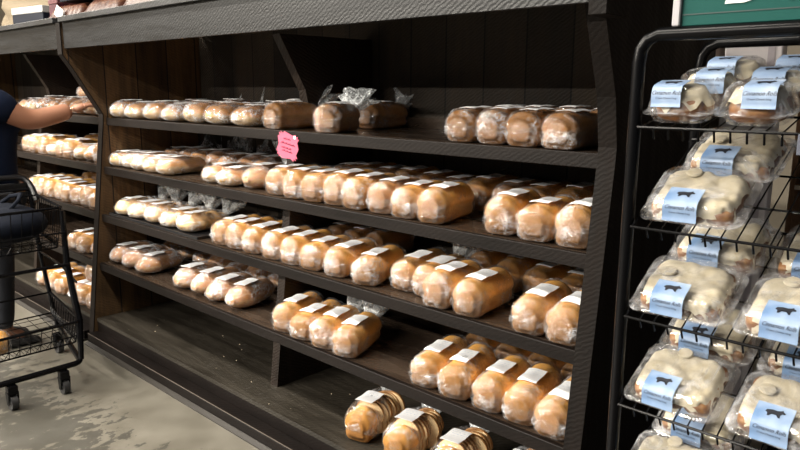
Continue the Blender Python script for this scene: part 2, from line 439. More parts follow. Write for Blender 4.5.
SPEC={ # kind: (shape, L, w, h, crust, bag, tail?, label)
 'sandwich':('sandwich',.262,.113,.112,'crust_gold','bag',False),
 'sandwich_tail':('sandwich',.25,.113,.112,'crust_gold','bag',True),
 'brown':('sandwich',.26,.112,.107,'crust_brown','bag',False),
 'brown_tail':('sandwich',.25,.112,.107,'crust_brown','bag',True),
 'wide':('pale',.28,.175,.092,'crust_pale','bag_hazy',False),
 'pale':('pale',.28,.128,.084,'crust_pale','bag_hazy',False),
 'pale_tail':('pale',.26,.128,.084,'crust_pale','bag_hazy',True),
 'batard':('batard',.30,.140,.100,'crust_dark','bag_hazy',False),
 'batard_tail':('batard',.28,.138,.098,'crust_dark','bag_hazy',True),
 'twist':('twist',.28,.14,.088,'crust_twist','bag_hazy',True),
 'braid':('braid',.26,.12,.08,'crust_dark','bag_hazy',False),
}
LOOK={'wide':'broad flat loaf','sandwich':'golden sandwich loaf','sandwich_tail':'golden loaf with tied end','brown':'brown sandwich loaf','brown_tail':'brown loaf with tied end',
 'pale':'pale-sided flat loaf','pale_tail':'flat loaf with ruffled end','batard':'dark oval loaf','batard_tail':'oval loaf with ruffled end',
 'twist':'bag of pale twisted rolls','braid':'lumpy braided loaf','sliced':'loaf with fanned slices'}
NAME={'wide':'flat_loaf','sandwich':'sandwich_loaf','brown':'sandwich_loaf','pale':'flat_loaf','batard':'oval_loaf','twist':'bagged_rolls','braid':'braided_loaf','sliced':'sliced_loaf'}
used=set()
def make_loaf(key,var):
    shape,L,w,h,cr,bg,tl=SPEC[key]
    seed=var*7+hash_(key)
    r=random.Random(seed)
    L=L*(1+r.uniform(-.03,.03)); h=h*(1+r.uniform(-.04,.04))
    root=thing(NAME[key.split('_')[0]],'x','bread')
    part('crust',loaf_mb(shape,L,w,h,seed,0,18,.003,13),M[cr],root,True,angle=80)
    b=loaf_mb(shape,L+.006,w,h,seed,.0035,26,.003,13,crink=.0048 if bg=='bag' else .0065)
    if shape=='sandwich':
        # folded, heat-sealed flap across the front end
        z0=h*.42; n=12; vs=[]
        for i in range(n+1):
            q=i/n; x=(q-.5)*(w*.98)
            wv=.004*math.sin(q*11+seed)
            edge=abs(q-.5)*2; yb=.016*edge**4
            vs+=[(x,-.004+yb,z0+.012+wv),(x*1.03,-.015+yb-.004*math.sin(q*17+seed),z0+.003+wv),(x*1.0,-.011+yb,z0-.012+wv*.5),(x*.97,-.003+yb,z0-.022)]
        fs=[(4*i+j,4*i+j+1,4*i+5+j,4*i+4+j) for i in range(n) for j in range(3)]
        b.add(vs,fs)
    part('plastic_bag',b,M[bg],root,True,angle=120)
    y0=L*r.uniform(.17,.25); ln=r.uniform(.095,.115)
    part('label',label_mb(w,h,shape,y0,y0+ln,.030,r.uniform(-.008,.008),seed),M['label'],root,True)
    if tl: part('bag_end',tail_mb(L,h,seed),M['tail'],root,True,angle=180)
    return root
def hash_(s): return sum(ord(c)*(i+3) for i,c in enumerate(s))%97
def slice_loaf(var):
    """loaf whose slices have slid apart in the bag"""
    r=random.Random(var*13+5); root=thing('sliced_loaf','x','bread')
    w,h=.125,.125
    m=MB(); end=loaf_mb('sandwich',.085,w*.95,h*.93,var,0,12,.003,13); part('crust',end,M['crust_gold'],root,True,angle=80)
    y=.085
    for i in range(9):
        sl=MB(); th=.011; dx=r.uniform(-.012,.012)+.010*i*.4; dz=0; lean=r.uniform(.05,.35)+.03*i; tw=r.uniform(-.25,.25)+.04*i
        rings=[]
        for yy,s in ((0,.97),(.001,1),(th-.001,1),(th,.97)):
            ring=[]
            for (x,z) in section(w,h,'sandwich',.5):
                zc=h*.45; X=x*s; Zq=zc+(z-zc)*s; Y=yy
                Y2=Y+Zq*math.sin(lean)*.35; 
                X2=X*math.cos(tw)-Y2*math.sin(tw); Y3=Y2*math.cos(tw)+X*math.sin(tw)
                ring.append((X2+dx,y+Y3,max(Zq*(1-.04*lean),.001)))
            rings.append(ring)
        me=MB().loft(rings); o=part('slice',me,[M['crumb'],M['crumb_face']],root,True,angle=40)
        nfc=len(o.data.polygons); o.data.polygons[nfc-1].material_index=1; o.data.polygons[nfc-2].material_index=1
        y+=th+.0025
    L=y+.03
    b=loaf_mb('pale',L,w+.02,h+.008,var,.003,26,.004,10,crink=.006); part('plastic_bag',b,M['bag'],root,True,angle=60)
    part('label',label_mb(w+.014,h+.006,'sandwich',.06,.15,.036,.0,var),M['label'],root,True)
    part('bag_end',tail_mb(L,h,var,.085),M['tail'],root,True,angle=180)
    return root
def place_loaf(key,x,y,z,rot,label,group,tilt=0):
    var=R_.randrange(3)
    k=(key,var)
    if k not in PROTO:
        PROTO[k]=slice_loaf(var) if key=='sliced' else make_loaf(key,var); o=PROTO[k]
    else:
        o=copy_tree(PROTO[k])
    # rotation about the front-bottom centre
    o.location=(x,y,z+.0006); o.rotation_euler=(tilt,0,rad(rot)); o.scale=(1,R_.uniform(.95,1.05),R_.uniform(.95,1.05)); tag(o,label,None,group)
    return o
ORD=['first','second','third','fourth','fifth','sixth','seventh','eighth','ninth','tenth','eleventh','twelfth','thirteenth','fourteenth']
def row(keys,xs,ys,z,rots,where,group,anchor=None):
    n=len(xs)
    for i,x in enumerate(xs):
        key=keys[i] if isinstance(keys,(list,tuple)) else keys
        y=ys[i] if isinstance(ys,(list,tuple)) else ys
        rt=rots[i] if isinstance(rots,(list,tuple)) else rots
        if i==0: o='leftmost'
        elif i==n-1: o='rightmost'
        else: o=ORD[i]+' from left'
        if n==1: o='alone'
        lb=f"{LOOK[key]}, {o} {where}"
        place_loaf(key,x,y+R_.uniform(-.006,.008),z,rt+R_.uniform(-2.2,2.2),lb,group)
S,SB='sandwich','sandwich_tail'
g1,g2,g3,g4,g5='breads on the top shelf','breads on the second shelf','breads on the third shelf','breads on the fourth shelf','sliced loaves on the bottom deck'
z1,z2,z3,z4,z5=[Z[k]+0 for k in ('s1','s2','s3','s4','deck')]
# top shelf
row(['wide']*7,[.075,.27,.465,.66,.86,1.06,1.27],.012,z1,6,'in front row, top shelf left group',g1)
row(['brown_tail'],[1.515],.012,z1,10,'dark, ending the top shelf left group',g1)
row(['brown_tail'],[1.875],.004,z1,26,'on top shelf, angled beside empty space',g1)
row(['pale_tail','batard_tail','pale_tail','batard_tail','pale_tail','batard_tail','brown_tail'],[.06,.24,.43,.62,.80,.99,1.19],.325,z1,3,'in back row, top shelf left group',g1)
row(['brown','brown_tail'],[1.60,1.755],.325,z1,8,'of back pair, top shelf middle',g1)
row(['brown']*4,[2.492,2.612,2.733,2.865],[.03,.022,.02,.004],z1,[7,6,6,5],'in front row, top shelf right group',g1)
row(['brown']*4,[2.42,2.55,2.68,2.81],.315,z1,4,'in back row, top shelf right group',g1)
# second shelf
row(['pale']*5,[.045,.185,.325,.465,.605],[-.005,-.01,-.008,-.012,-.01],z2,9,'in front row, second shelf left group',g2)
row(['pale','pale','batard_tail'],[1.03,1.18,1.335],[-.01,-.014,-.0],z2,[14,14,12],'of front three left of divider, second shelf',g2)
row([S,S,S,S,S,'brown',S,S],[1.545,1.672,1.792,1.912,2.032,2.165,2.290,2.415],[-.008,-.012,-.014,-.01,-.008,-.012,-.012,-.015],z2,[11,10,10,10,11,12,13,15],'in front row, second shelf middle group',g2)
row([S,S,S],[2.682,2.808,2.932],[-.012,-.016,-.016],z2,[12,11,9],'in front row, second shelf right group',g2)
row(['pale_tail','batard_tail','pale_tail','batard_tail','pale_tail','batard_tail','batard_tail'],[.07,.22,.37,.52,.67,.83,.98],.300,z2,4,'in back row, second shelf left group',g2)
row(['brown',S,'brown',S,'brown','brown',S,'brown',S,S,'brown'],[1.60,1.725,1.85,1.975,2.10,2.225,2.35,2.475,2.60,2.725,2.85],[.29]*6+[.30]*5,z2,[4]*11,'in back row, second shelf',g2)
# third shelf
tray=thing('bakery_tray','thin black tray under the bagged twisted rolls on third shelf','tray',(.52,-.045,z3))
tm=MB(); a0,a1,b0,b1=-.47,.47,0,.36
tm.box((a0,b0,.0008),(a1,b1,.004),.001); part('base',tm,M['black_plastic'],tray,False)
for q in (((a0,b0,.0042),(a1,b0+.006,.014)),((a0,b1-.006,.0042),(a1,b1,.014)),((a0,b0+.0062,.0042),(a0+.006,b1-.0062,.014)),((a1-.006,b0+.0062,.0042),(a1,b1-.0062,.014))):
    part('rim',MB().box(q[0],q[1],.001),M['black_plastic'],tray,False)
row(['twist']*5,[.135,.30,.47,.64,.81],-.03,z3+.0045,6,'on black tray, third shelf',g3)
row([S,S,S],[1.165,1.285,1.41],[-.035]*3,z3,[13,13,13],'of three left of divider, third shelf front',g3)
row([S,S,S,S],[1.555,1.685,1.81,1.955],[-.04]*4,z3,[13,12,13,14],'of four, third shelf front right of divider',g3)
row([S],[2.125],-.035,z3,22,'on third shelf, turned, before two small loaves',g3)
row(['sandwich','sandwich_tail'],[2.268,2.378],[.005,.0],z3,[14,12],'of small front pair, third shelf middle',g3)
row([S,S],[2.475,2.602],[-.055,-.06],z3,[9,9],'of large front pair, third shelf right of middle',g3)
row([S,S],[2.832,2.95],[-.058,-.058],z3,[12,9],'of front pair against end panel, third shelf',g3)
row(['brown'],[1.33],.26,z3,3,'behind front row beside divider, third shelf',g3)
row(['brown_tail','brown','brown'],[1.58,1.71,1.84],.27,z3,4,'of back three, third shelf middle',g3)
row([S,S,S,S],[2.40,2.53,2.66,2.79],[.26,.255,.25,.25],z3,[5,5,5,5],'in back row, third shelf right group',g3)
# fourth shelf
row(['batard','batard','batard'],[.10,.26,.43],[-.075,-.07,-.07],z4,[14,15,16],'of left front three, fourth shelf',g4)
row(['batard','batard','batard','batard'],[.83,.98,1.135,1.30],[-.07,-.075,-.08,-.075],z4,[15,16,17,24],'of front four left of divider, fourth shelf',g4)
row(['batard_tail','braid','braid','batard_tail','braid'],[.10,.27,.44,.62,.80],.24,z4,6,'in back row, fourth shelf left group',g4)
row(['batard','braid','braid'],[.97,1.14,1.30],[.25,.255,.26],z4,[8,8,6],'of back three by divider, fourth shelf',g4)
row([S,S,SB,SB],[1.685,1.81,1.94,2.068],[-.085,-.088,-.088,-.085],z4,[20,20,21,22],'of four loaves on fourth shelf middle',g4)
row([S]*5,[2.452,2.582,2.71,2.832,2.94],[-.085,-.085,-.085,-.088,-.088],z4,[14,14,14,12,7],'in front row, fourth shelf right group',g4)
row([S]*4,[2.44,2.575,2.71,2.845],.215,z4,[6]*4,'in back row, fourth shelf right group',g4)
# deck
row(['sliced']*4,[2.125,2.33,2.535,2.76],[-.09,-.085,-.08,-.05],z5,[18,14,8,6],'of sliced loaves on bottom deck',g5)
r=random.Random(5); m=MB()
for i in range(26):
    x,y,q=r.uniform(.3,2.6),r.uniform(-.12,.22),r.uniform(.002,.0045); m.box((x,y,z5+.0004),(x+q,y+q*.8,z5+.0004+q*.6))
tag(part('bread_crumbs',m,simple('pale_crumb',(.6,.5,.36),.8),None,False),'pale bread crumbs scattered on the empty bottom deck','crumbs',None,'stuff')
# left bay, behind the shopper
gl='breads in the bay behind the cart'
row(['pale','batard_tail','batard_tail','batard','pale','batard','pale','pale'],[-.15,-.33,-.52,-.70,-.9,-1.06,-1.22,-1.38],.02,z1,8,'in front row, top shelf of left bay',gl)
row(['batard','pale_tail','batard','pale_tail','pale_tail'],[-.98,-1.14,-1.30,-1.46,-1.62],.32,z1,4,'in back row, top shelf of left bay',gl)
row([S,'batard','pale',S,S,'pale',S,S,S],[-.13,-.28,-.44,-.58,-.71,-.85,-1.0,-1.14,-1.28],-.01,z2,14,'in front row, second shelf of left bay',gl)
row([S,S,S,'brown',S,S,S],[-.17,-.31,-.45,-.59,-.73,-.9,-1.04],.30,z2,4,'in back row, second shelf of left bay',gl)
row([S,S,S,S,S,S,S,S],[-.14,-.28,-.42,-.56,-.70,-.84,-.98,-1.12],-.045,z3,16,'in front row, third shelf of left bay',gl)
row([S,S,S,S,S,S,S],[-.17,-.31,-.45,-.59,-.73,-.9,-1.04],.27,z3,4,'in back row, third shelf of left bay',gl)
row(['batard',S,S],[-.15,-.29,-.43],-.075,z4,16,'in front row, fourth shelf of left bay',gl)
row([S,S],[-.24,-.38],.23,z4,4,'of back pair, fourth shelf of left bay',gl)
row([S,S,'batard',S,S,S],[-.15,-.30,-.45,-.62,-.77,-.92],-.11,z5,16,'in front row, bottom of left bay',gl)
row(['braid',S,S,S],[-.18,-.33,-.5,-.68],.19,z5,4,'in back row, bottom of left bay',gl)
# stacked on top of the front row of the left bay's bottom level
place_loaf(S,-.36,-.02,z5+.118,14,'golden sandwich loaf stacked atop others, bottom level of left bay',gl)
place_loaf('batard',-.90,.30,z1+.09,70,'large pale bagged bread heap atop others, far left top shelf',gl)

# ------------------------------------------------------------------ pink starburst sign
def star(n,w,h,depth,seed):
    r=random.Random(seed); pts=[]
    for i in range(n*2):
        t=2*pi*i/(2*n); k=1 if i%2==0 else .84
        sx=math.copysign(abs(math.cos(t))**.38,math.cos(t)); sz=math.copysign(abs(math.sin(t))**.38,math.sin(t))
        pts.append((sx*w/2*k,sz*h/2*k))
    return pts
pk=thing('starburst_sign','small pink starburst price sign hanging from the top shelf edge','sign',(1.655,-.008,1.212),(0,rad(10),rad(4)))
m=MB().prism(star(15,.128,.110,.001,1),'y',-.0008,.0008)
part('card',m,simple('pink_card',(.50,.085,.15),.7),pk,False)
ink=simple('dark_red_ink',(.16,.01,.05),.6)
for i,(zz,a,b) in enumerate(((.026,-.028,.012),(.008,-.040,.040),(-.010,-.034,.020),(-.022,-.030,.034))):
    mm=MB(); x=a; k=0
    while x<b:
        hh=.0035+.002*((k*7)%3); mm.tube([(x,-.0014,zz-.002),(x+.002,-.0014,zz-.002+hh),(x+.004,-.0014,zz-.001)],.0009,4); x+=.0065; k+=1
    part('writing',mm,ink,pk,False)
part('tape',MB().box((.030,-.0016,.036),(.042,-.0009,.048)),simple('white_tape',(.8,.8,.85),.3),pk,False)

# ------------------------------------------------------------------ things on top of the canopy
ZT=FT+.0285
pastry=crust('pastry_brown',(.055,.017,.008),(.04,.013,.007),(.10,.045,.022),h=.08,split=.5,blotch=1.)
def lumps(w,d,h,seed):
    r=random.Random(seed); m=MB()
    nx,ny=int(w/.03),int(d/.04)
    def f(u,v):
        e=min(u,1-u,v,1-v)*8; e=min(1,e)
        x=(u-.5)*w; y=v*d
        z=h*(.62*e**.5)+ (noise.noise(Vector((x*38,y*38,seed)))*.5+.5)*h*.4*e
        return (x,y,z+.002)
    m.grid(f,max(12,int(w*90)),14)
    m.box((-w/2,0,.0005),(w/2,d,.0018)); return m
for i,(x,w,h,lb) in enumerate(((.02,.42,.075,'brown pastry pile under navy box, above the fascia joint'),(.46,.38,.07,'brown pastry pile on canopy, middle of the three'),(.88,.36,.10,'brown pastry pile on canopy, nearest the white tag'))):
    t=thing('pastry_tray',lb,'pastries',(x,-.195,ZT),(0,0,0),'pastry piles on the canopy')
    part('pastries',lumps(w,.30,h,i+2),pastry,t,True,kind='stuff',angle=180)
    part('tray',MB().box((-w/2-.004,-.004,.0),(w/2+.004,.304,.0004)),M['black_plastic'],t,False)
def carton(name,label,cat,x,y,z,w,d,h,c1,c2,rot=0,lid=.35):
    t=thing(name,label,cat,(x,y,z),(0,0,rad(rot)))
    part('box_base',MB().box((-w/2,0,.0003),(w/2,d,h*(1-lid)),.002),c1,t,False)
    part('box_lid',MB().box((-w/2-.003,-.003,h*(1-lid)+.0004),(w/2+.003,d+.003,h),.003),c2,t,False)
    return t
navy=simple('navy_card',(.004,.006,.013),.5,spec=.2); white=simple('white_card',(.28,.28,.275),.5); maroon=simple('maroon_card',(.05,.009,.016),.45); cream=simple('cream_card',(.62,.55,.42),.6); rose=simple('pinkish_card',(.08,.04,.032),.6)
carton('pastry_carton','white lidded carton with dark base at far left on canopy','box',-.47,-.20,ZT,.34,.28,.085,navy,white,8,.45)
carton('maroon_box','small maroon box on canopy beside white carton','box',-.165,-.17,ZT,.10,.18,.105,maroon,simple('maroon_lid',(.09,.03,.035),.4),4,.25)
carton('pastry_box','long navy box with rosy lid lying on the brown pastries','box',.17,-.17,ZT+.080,.44,.20,.075,navy,rose,2,.35)
carton('pastry_box','navy and brown box on the rightmost pastry pile','box',.82,-.15,ZT+.104,.3,.2,.07,navy,rose,0,.4)
for (x,rr,lb) in ((-.005,24,'tilted white price tag standing by canopy joint'),(1.075,20,'white price tag at right end of canopy items')):
    t=thing('price_tag',lb,'price tag',(x,-.215,ZT),(rad(-12),rad(rr),0),'price tags on the canopy')
    part('card',MB().box((-.042,0,.0),(.042,.0012,.05)),simple('tag_white',(.85,.85,.85),.5),t,False)
t=thing('paper_sack','large tan paper sack standing on canopy at far left','sack',(-.95,.12,ZT),(0,0,rad(5)))
def sack(u,v):
    a=2*pi*u; z=v*.42; r=1+.05*math.sin(7*a+v*9)+.04*math.sin(v*23+a*3)
    k=1 if v<.8 else 1-(v-.8)*1.5
    sx=math.copysign(abs(math.cos(a))**.6,math.cos(a)); sy=math.copysign(abs(math.sin(a))**.6,math.sin(a))
    return (sx*.5*r,sy*.16*r*k,z)
part('sack_body',MB().grid(sack,40,14),simple('tan_paper',(.13,.10,.06),.75),t,True,angle=180)
part('sack_fold',MB().box((-.45,-.02,.415),(.45,.02,.47),.008),simple('tan_paper_fold',(.14,.11,.065),.75),t,False)

# ------------------------------------------------------------------ wire display rack with iced rolls
RX0,RX1=3.232,4.02; RY=-.30; TL=rad(28); RD=.33
rk=thing('wire_rack','black tubular wire display rack holding clear packs of iced rolls','rack',(0,0,0))
BT=1.548
bend=[(RX0,RY,BT-.055),(RX0+.004,RY,BT-.028),(RX0+.016,RY,BT-.010),(RX0+.04,RY,BT)]
fp=[(RX0,RY,.05),(RX0,RY,.7)]+bend+[(RX1-.04,RY,BT),(RX1-.016,RY,BT-.010),(RX1-.004,RY,BT-.028),(RX1,RY,BT-.055),(RX1,RY,.05)]
part('front_frame',MB().tube(fp,.0138,12),M['black_metal'],rk,True)
bp_=[(p[0],RY+RD,p[2]+(0.0)) for p in fp]
part('rear_frame',MB().tube(bp_,.0125,12),M['black_metal'],rk,True)
for x in (RX0,RX1):
    for z in (.12,):
        part('side_rail',MB().cyl((x,RY+.01,z),(x,RY+RD-.01,z),.009,8),M['black_metal'],rk)
    for y in (RY,RY+RD):
        c=part('caster',MB().tube([(x-.012,y,.025),(x+.012,y,.025)],.0245,18),M['rubber'],rk)
shelfz={1:1.362,2:1.152,3:.952,4:.745,5:.53,6:.32}
YF=RY-.016
TILT={k:TL for k in range(1,9)}; TILT[1]=rad(14)
def slope(z,s,x=0,up=0,k=2):
    a=TILT[k]; return (x,YF+s*math.cos(a)-up*math.sin(a),z+s*math.sin(a)+up*math.cos(a))
SL=.36
slope0=slope
for k,z in shelfz.items():
    m=MB(); xa,xb=RX0+.018,RX1-.018
    slope=lambda z,s,x=0,up=0,k=k: slope0(z,s,x,up,k)
    m.tube([slope(z,0,xa-.004),slope(z,0,xb+.004)],.0032,6)
    m.tube([slope(z,SL,xa-.012),slope(z,SL,xb+.012)],.0035,6)
    for s in (.12,.24): m.tube([slope(z,s,xa,-.004),slope(z,s,xb,-.004)],.0025,5)
    for x in (xa,xb): m.tube([slope(z,0,x),slope(z,SL,x)],.0032,6)
    n=25
    for i in range(1,n):
        x=xa+(xb-xa)*i/n
        m.tube([slope(z,0,x,-.024),slope(z,0,x,-.002),slope(z,.004,x,0),slope(z,SL,x,0)],[.0024,.0022,.0017,.0017],5)
    part('wire_shelf',m,M['black_metal'],rk,True)
# ticket strip on first shelf
tk=MB().box((3.548,YF-.006,1.325),(3.66,YF-.003,1.362),.001); part('ticket_holder',tk,simple('smoky_plastic',(.10,.11,.14),.3),rk,False)

def rr_outline(w,d,r,n=5,off=0,cy=None):
    cy=d/2; pts=[]
    for (cx,cyy,a0) in ((w/2-r,d-r,0),(-w/2+r,d-r,90),(-w/2+r,r,180),(w/2-r,r,270)):
        for i in range(n+1):
            a=rad(a0+90*i/n); rr=r+off
            pts.append((cx+rr*math.cos(a),cyy+rr*math.sin(a)))
    return pts
icing=simple('cream_icing',(.80,.72,.55),.38); 
def icing_mat():
    m,nt,N,L,b=mat_new('cream_cheese_icing')
    n=tex(N,L,'Noise',24,3,mapping(N,L)); n2=tex(N,L,'Noise',70,2,mapping(N,L))
    r=ramp(N,L,n.outputs['Fac'],[(.3,(.48,.42,.29)),(.6,(.56,.51,.41))])
    k=math_(N,L,'GREATER_THAN',n2.outputs['Fac'],.74)
    L.new(mixc(N,L,math_(N,L,'MULTIPLY',k,.5),r.outputs[0],(.35,.18,.08)),b.inputs['Base Color'])
    b.inputs['Roughness'].default_value=.45; bump(N,L,b,n.outputs['Fac'],.3,.004); return m
M['icing']=icing_mat()
M['roll']=crust('cinnamon_roll_dough',(.27,.115,.042),(.17,.072,.028),(.33,.18,.075),h=.06,split=.5,blotch=1.2)
def blue_label():
    m,nt,N,L,b=mat_new('blue_product_label')
    n=tex(N,L,'Noise',9,3,mapping(N,L))
    r=ramp(N,L,n.outputs['Fac'],[(.38,(.14,.24,.42)),(.55,(.28,.37,.52)),(.68,(.46,.53,.62))])
    L.new(r.outputs[0],b.inputs['Base Color']); b.inputs['Roughness'].default_value=.4; return m
M['blabel']=blue_label(); M['ink']=simple('black_ink',(.01,.012,.02),.6)
def text_mesh(s,size,shear=.3):
    cu=bpy.data.curves.new('t','FONT'); cu.body=s; cu.size=size; cu.shear=shear; cu.align_x='CENTER'; cu.resolution_u=2
    o=bpy.data.objects.new('t',cu); C.objects.link(o); bpy.context.view_layer.update()
    me=bpy.data.meshes.new_from_object(o.evaluated_get(bpy.context.evaluated_depsgraph_get()))
    vs=[tuple(v.co) for v in me.vertices]; fs=[tuple(p.vertices) for p in me.polygons]
    bpy.data.objects.remove(o); bpy.data.meshes.remove(me); return vs,fs
TXT1=text_mesh('Cinnamon Rolls',.0135,.45); TXT2=text_mesh('6 count   net wt',.0055,.1)
TXT2=text_mesh('Cream Cheese Icing',.0052,.2)
def emblem():
    # little grazing animal silhouette in an oval
    pts=[(-.014,.001),(-.012,.006),(-.004,.008),(.004,.0075),(.009,.009),(.012,.011),(.013,.008),(.017,.006),(.016,.003),(.012,.003),(.010,-.001),(.0105,-.007),(.008,-.007),(.0075,-.002),(-.006,-.002),(-.007,-.007),(-.0095,-.007),(-.010,-.001)]
    n=len(pts); c=(0,.003)
    vs=[(x*1.15,y*1.15,0) for x,y in pts]+[(c[0],c[1],0)]
    return vs,[(i,(i+1)%n,n) for i in range(n)]
EMB=emblem()
def pack(kind,var):
    r=random.Random(var*31+7)
    if kind=='wide': w,d,h=.198,.168,.056
    else: w,d,h=.135,.106,.076
    root=thing('iced_roll_pack','x','packaged pastry')
    # plastic tray with flange and domed lid
    flz=.016 if kind=='wide' else .022
    rings=[]
    for (ins,z) in ((.016,.0008),(.012,.003),(.006,flz-.002),(-.004,flz),(-.004,flz+.002)):
        rings.append([(x,y,z) for x,y in rr_outline(w-2*ins,d-2*ins,.026,5)])
        rings[-1]=[(x,y+ins,z) for x,y,z in rings[-1]]
    m=MB().loft(rings); part('tray',MB().loft(rings,True),M['clam'],root,True,angle=50)
    rings=[]
    for (ins,z) in ((-.003,flz+.0025),(.002,flz+.004),(.006,h*.55),(.012,h*.88),(.020,h*.985),(.034,h)):
        n_=[]
        for i,(x,y) in enumerate(rr_outline(w-2*ins,d-2*ins,.03,5)):
            fl=.0012*(1 if i%2 else -1) if ins>0 else 0
            n_.append((x*(1+fl*8),y+ins,z))
        rings.append(n_)
    part('lid',MB().loft(rings),M['clam'],root,True,angle=30)
    # rolls
    m=MB()
    if kind=='wide':
        nx,ny=3,3; cw,cd=(w-.034)/nx,(d-.034)/ny
        for i in range(nx):
            for j in range(ny):
                cx=-w/2+.017+cw*(i+.5); cy=.017+cd*(j+.5); hh=h*.62*(1+r.uniform(-.06,.06)); rings=[]
                for (s,z) in ((.86,.003),(.98,.010),(1.0,hh*.6),(.93,hh*.9),(.65,hh),(.2,hh*1.01)):
                    rings.append([(cx+s*cw/2*1.04*math.copysign(abs(math.cos(t))**.75,math.cos(t)),cy+s*cd/2*1.04*math.copysign(abs(math.sin(t))**.75,math.sin(t)),z) for t in [2*pi*q/18 for q in range(18)]])
                m.loft(rings)
        part('cinnamon_rolls',m,M['roll'],root,True,angle=60)
        seed=r.uniform(0,50)
        def f(u,v):
            x=(u-.5)*2; y=(v-.5)*2
            n=noise.noise(Vector((x*2.2,y*2.2,seed))); n2=noise.noise(Vector((x*5,y*5,seed+9)))
            edge=max(abs(x),abs(y)); e2=(abs(x)**5+abs(y)**5)**.2
            k=.96+.05*n2 if True else 1
            sx=math.copysign(1,x)
            X=x*(w/2-.0115)*k; Y=d/2+y*(d/2-.0115)*k
            if abs(x)>.8 and abs(y)>.8:
                q=.93; X*=q; Y=d/2+(Y-d/2)*q
            cell=abs(math.sin((x*1.5+.5)*pi))*abs(math.sin((y*1.5+.5)*pi))
            z=h*.75+.0035*cell+.007*n+.003*n2
            drip=max(0,e2-.86)/.14
            z-=drip**2*(.012+.022*max(0,n2+.15))
            return (X,Y,max(.008,min(z,h*.955)))
        ic=MB().grid(f,34,34); part('icing',ic,M['icing'],root,True,angle=180)
        # one disc of icing knocked loose
        cx,cy=r.uniform(-.05,.02),r.uniform(.10,.15)
        rg=[[(cx+q*.017*math.cos(t),cy+q*.015*math.sin(t),h*.80+zz) for t in [2*pi*i/16 for i in range(16)]] for q,zz in ((.8,0),(1,.003),(.9,.006),(.4,.0075))]
        part('icing_drop',MB().loft(rg),M['icing'],root)
        hwid=.034; xo=-.012+r.uniform(-.012,.012); prof=[(-.0048,flz+.006),(.0015,h*.55),(.0065,h*.84),(.014,h*.985),(.022,h+.0012),(.062,h+.0018)]
    else:
        rings=[]
        R=.055
        for (s,z) in ((.80,.004),(1,.012),(1.02,.030),(.93,.045),(.6,.056),(.15,.059)):
            rings.append([(s*R*math.cos(t)*(1+.04*math.sin(5*t)),d/2+s*R*.82*math.sin(t),z) for t in [2*pi*q/28 for q in range(28)]])
        part('cinnamon_rolls',MB().loft(rings),M['roll'],root,True,angle=80)
        def f(u,v):
            t=2*pi*u; s=v; n2=noise.noise(Vector((math.cos(t)*1.8,math.sin(t)*1.8,var*4.)))
            rr_=R*1.08*s; z=.068-.004*s-max(0,s-.70)*(.11+.14*max(0,n2))
            if math.sin(t)<-.55 and s>.8: z+=.016*(s-.8)/.2
            z+=.003*noise.noise(Vector((math.cos(t)*s*3,math.sin(t)*s*3,var+3.)))
            return (rr_*math.cos(t),d/2+rr_*.84*math.sin(t),z)
        part('icing',MB().grid(f,30,10),M['icing'],root,True,angle=180)
        hwid=.030; xo=-.016+.03*(var%2); prof=[(-.001,flz+.016),(.002,h*.55),(.0068,h*.84),(.014,h*.985),(.022,h+.0012),(.058,h+.0018)]
    # label strip folded over the front of the lid
    def along(s):
        tot=0; segs=[]
        for a,b in zip(prof,prof[1:]): l=math.hypot(b[0]-a[0],b[1]-a[1]); segs.append((a,b,l)); tot+=l
        q=s*tot
        for a,b,l in segs:
            if q<=l+1e-9: k=q/l; return (a[0]+(b[0]-a[0])*k,a[1]+(b[1]-a[1])*k,b[0]-a[0],b[1]-a[1],tot)
            q-=l
        a,b,l=segs[-1]; return (b[0],b[1],b[0]-a[0],b[1]-a[1],tot)
    def lf(off):
        def g(u,v):
            y,z,dy,dz,tot=along(v); l=math.hypot(dy,dz); return (xo+(u-.5)*2*hwid,y-dz/l*off,z+dy/l*off)
        return g
    m=MB().grid(lf(.0015),4,16); n=len(m.v); g0=lf(.0008)
    m.grid(lambda u,v:g0(1-u,v),4,16)
    lab=part('label',m,M['blabel'],root,True,angle=180)
    tot=along(1)[4]
    def wrap(vf,ox,s0,off=.0022):
        vs=[]
        for (x,y,_) in vf[0]:
            s=min(1,max(0,(s0+y)/tot)); Y,Zz,dy,dz,_t=along(s); l=math.hypot(dy,dz)
            vs.append((xo+ox+x,Y-dz/l*off,Zz+dy/l*off))
        return MB().add(vs,vf[1])
    sc2=.068/.098
    t1=([(x*sc2,y*sc2*1.15,0) for x,y,_ in TXT1[0]],TXT1[1])
    part('lettering',wrap(t1,0,tot*.30),M['ink'],lab,False)
    part('lettering',wrap(TXT2,0,tot*.20),M['ink'],lab,False)
    part('emblem',wrap(EMB,0,tot*.74),M['ink'],lab,False)
    return root
PK={}
def place_pack(kind,k,x,s,var,label,rz=0):
    key=(kind,var)
    if key in PK: o=copy_tree(PK[key])
    else: o=PK[key]=pack(kind,var)
    x_,y_,z_=slope(shelfz[k],s,x,.0035,k)
    o.location=(x_,y_,z_); 
    o.rotation_euler=(TILT[k],0,rad(rz)); tag(o,label,None,'iced roll packs on the wire rack'); return o
snames={1:'top',2:'second',3:'third',4:'fourth',5:'fifth'}
for j,(x0_,col) in enumerate(((3.318,'left'),(3.462,'right'))):
    for i in range(3):
        rown=['front','middle','rear'][i]
        place_pack('round',1,x0_+.012*i*(1 if j==0 else .8),.008+i*.112,(i+j)%3,f"small domed iced roll pack, {rown} of the {col} three on top wire shelf")
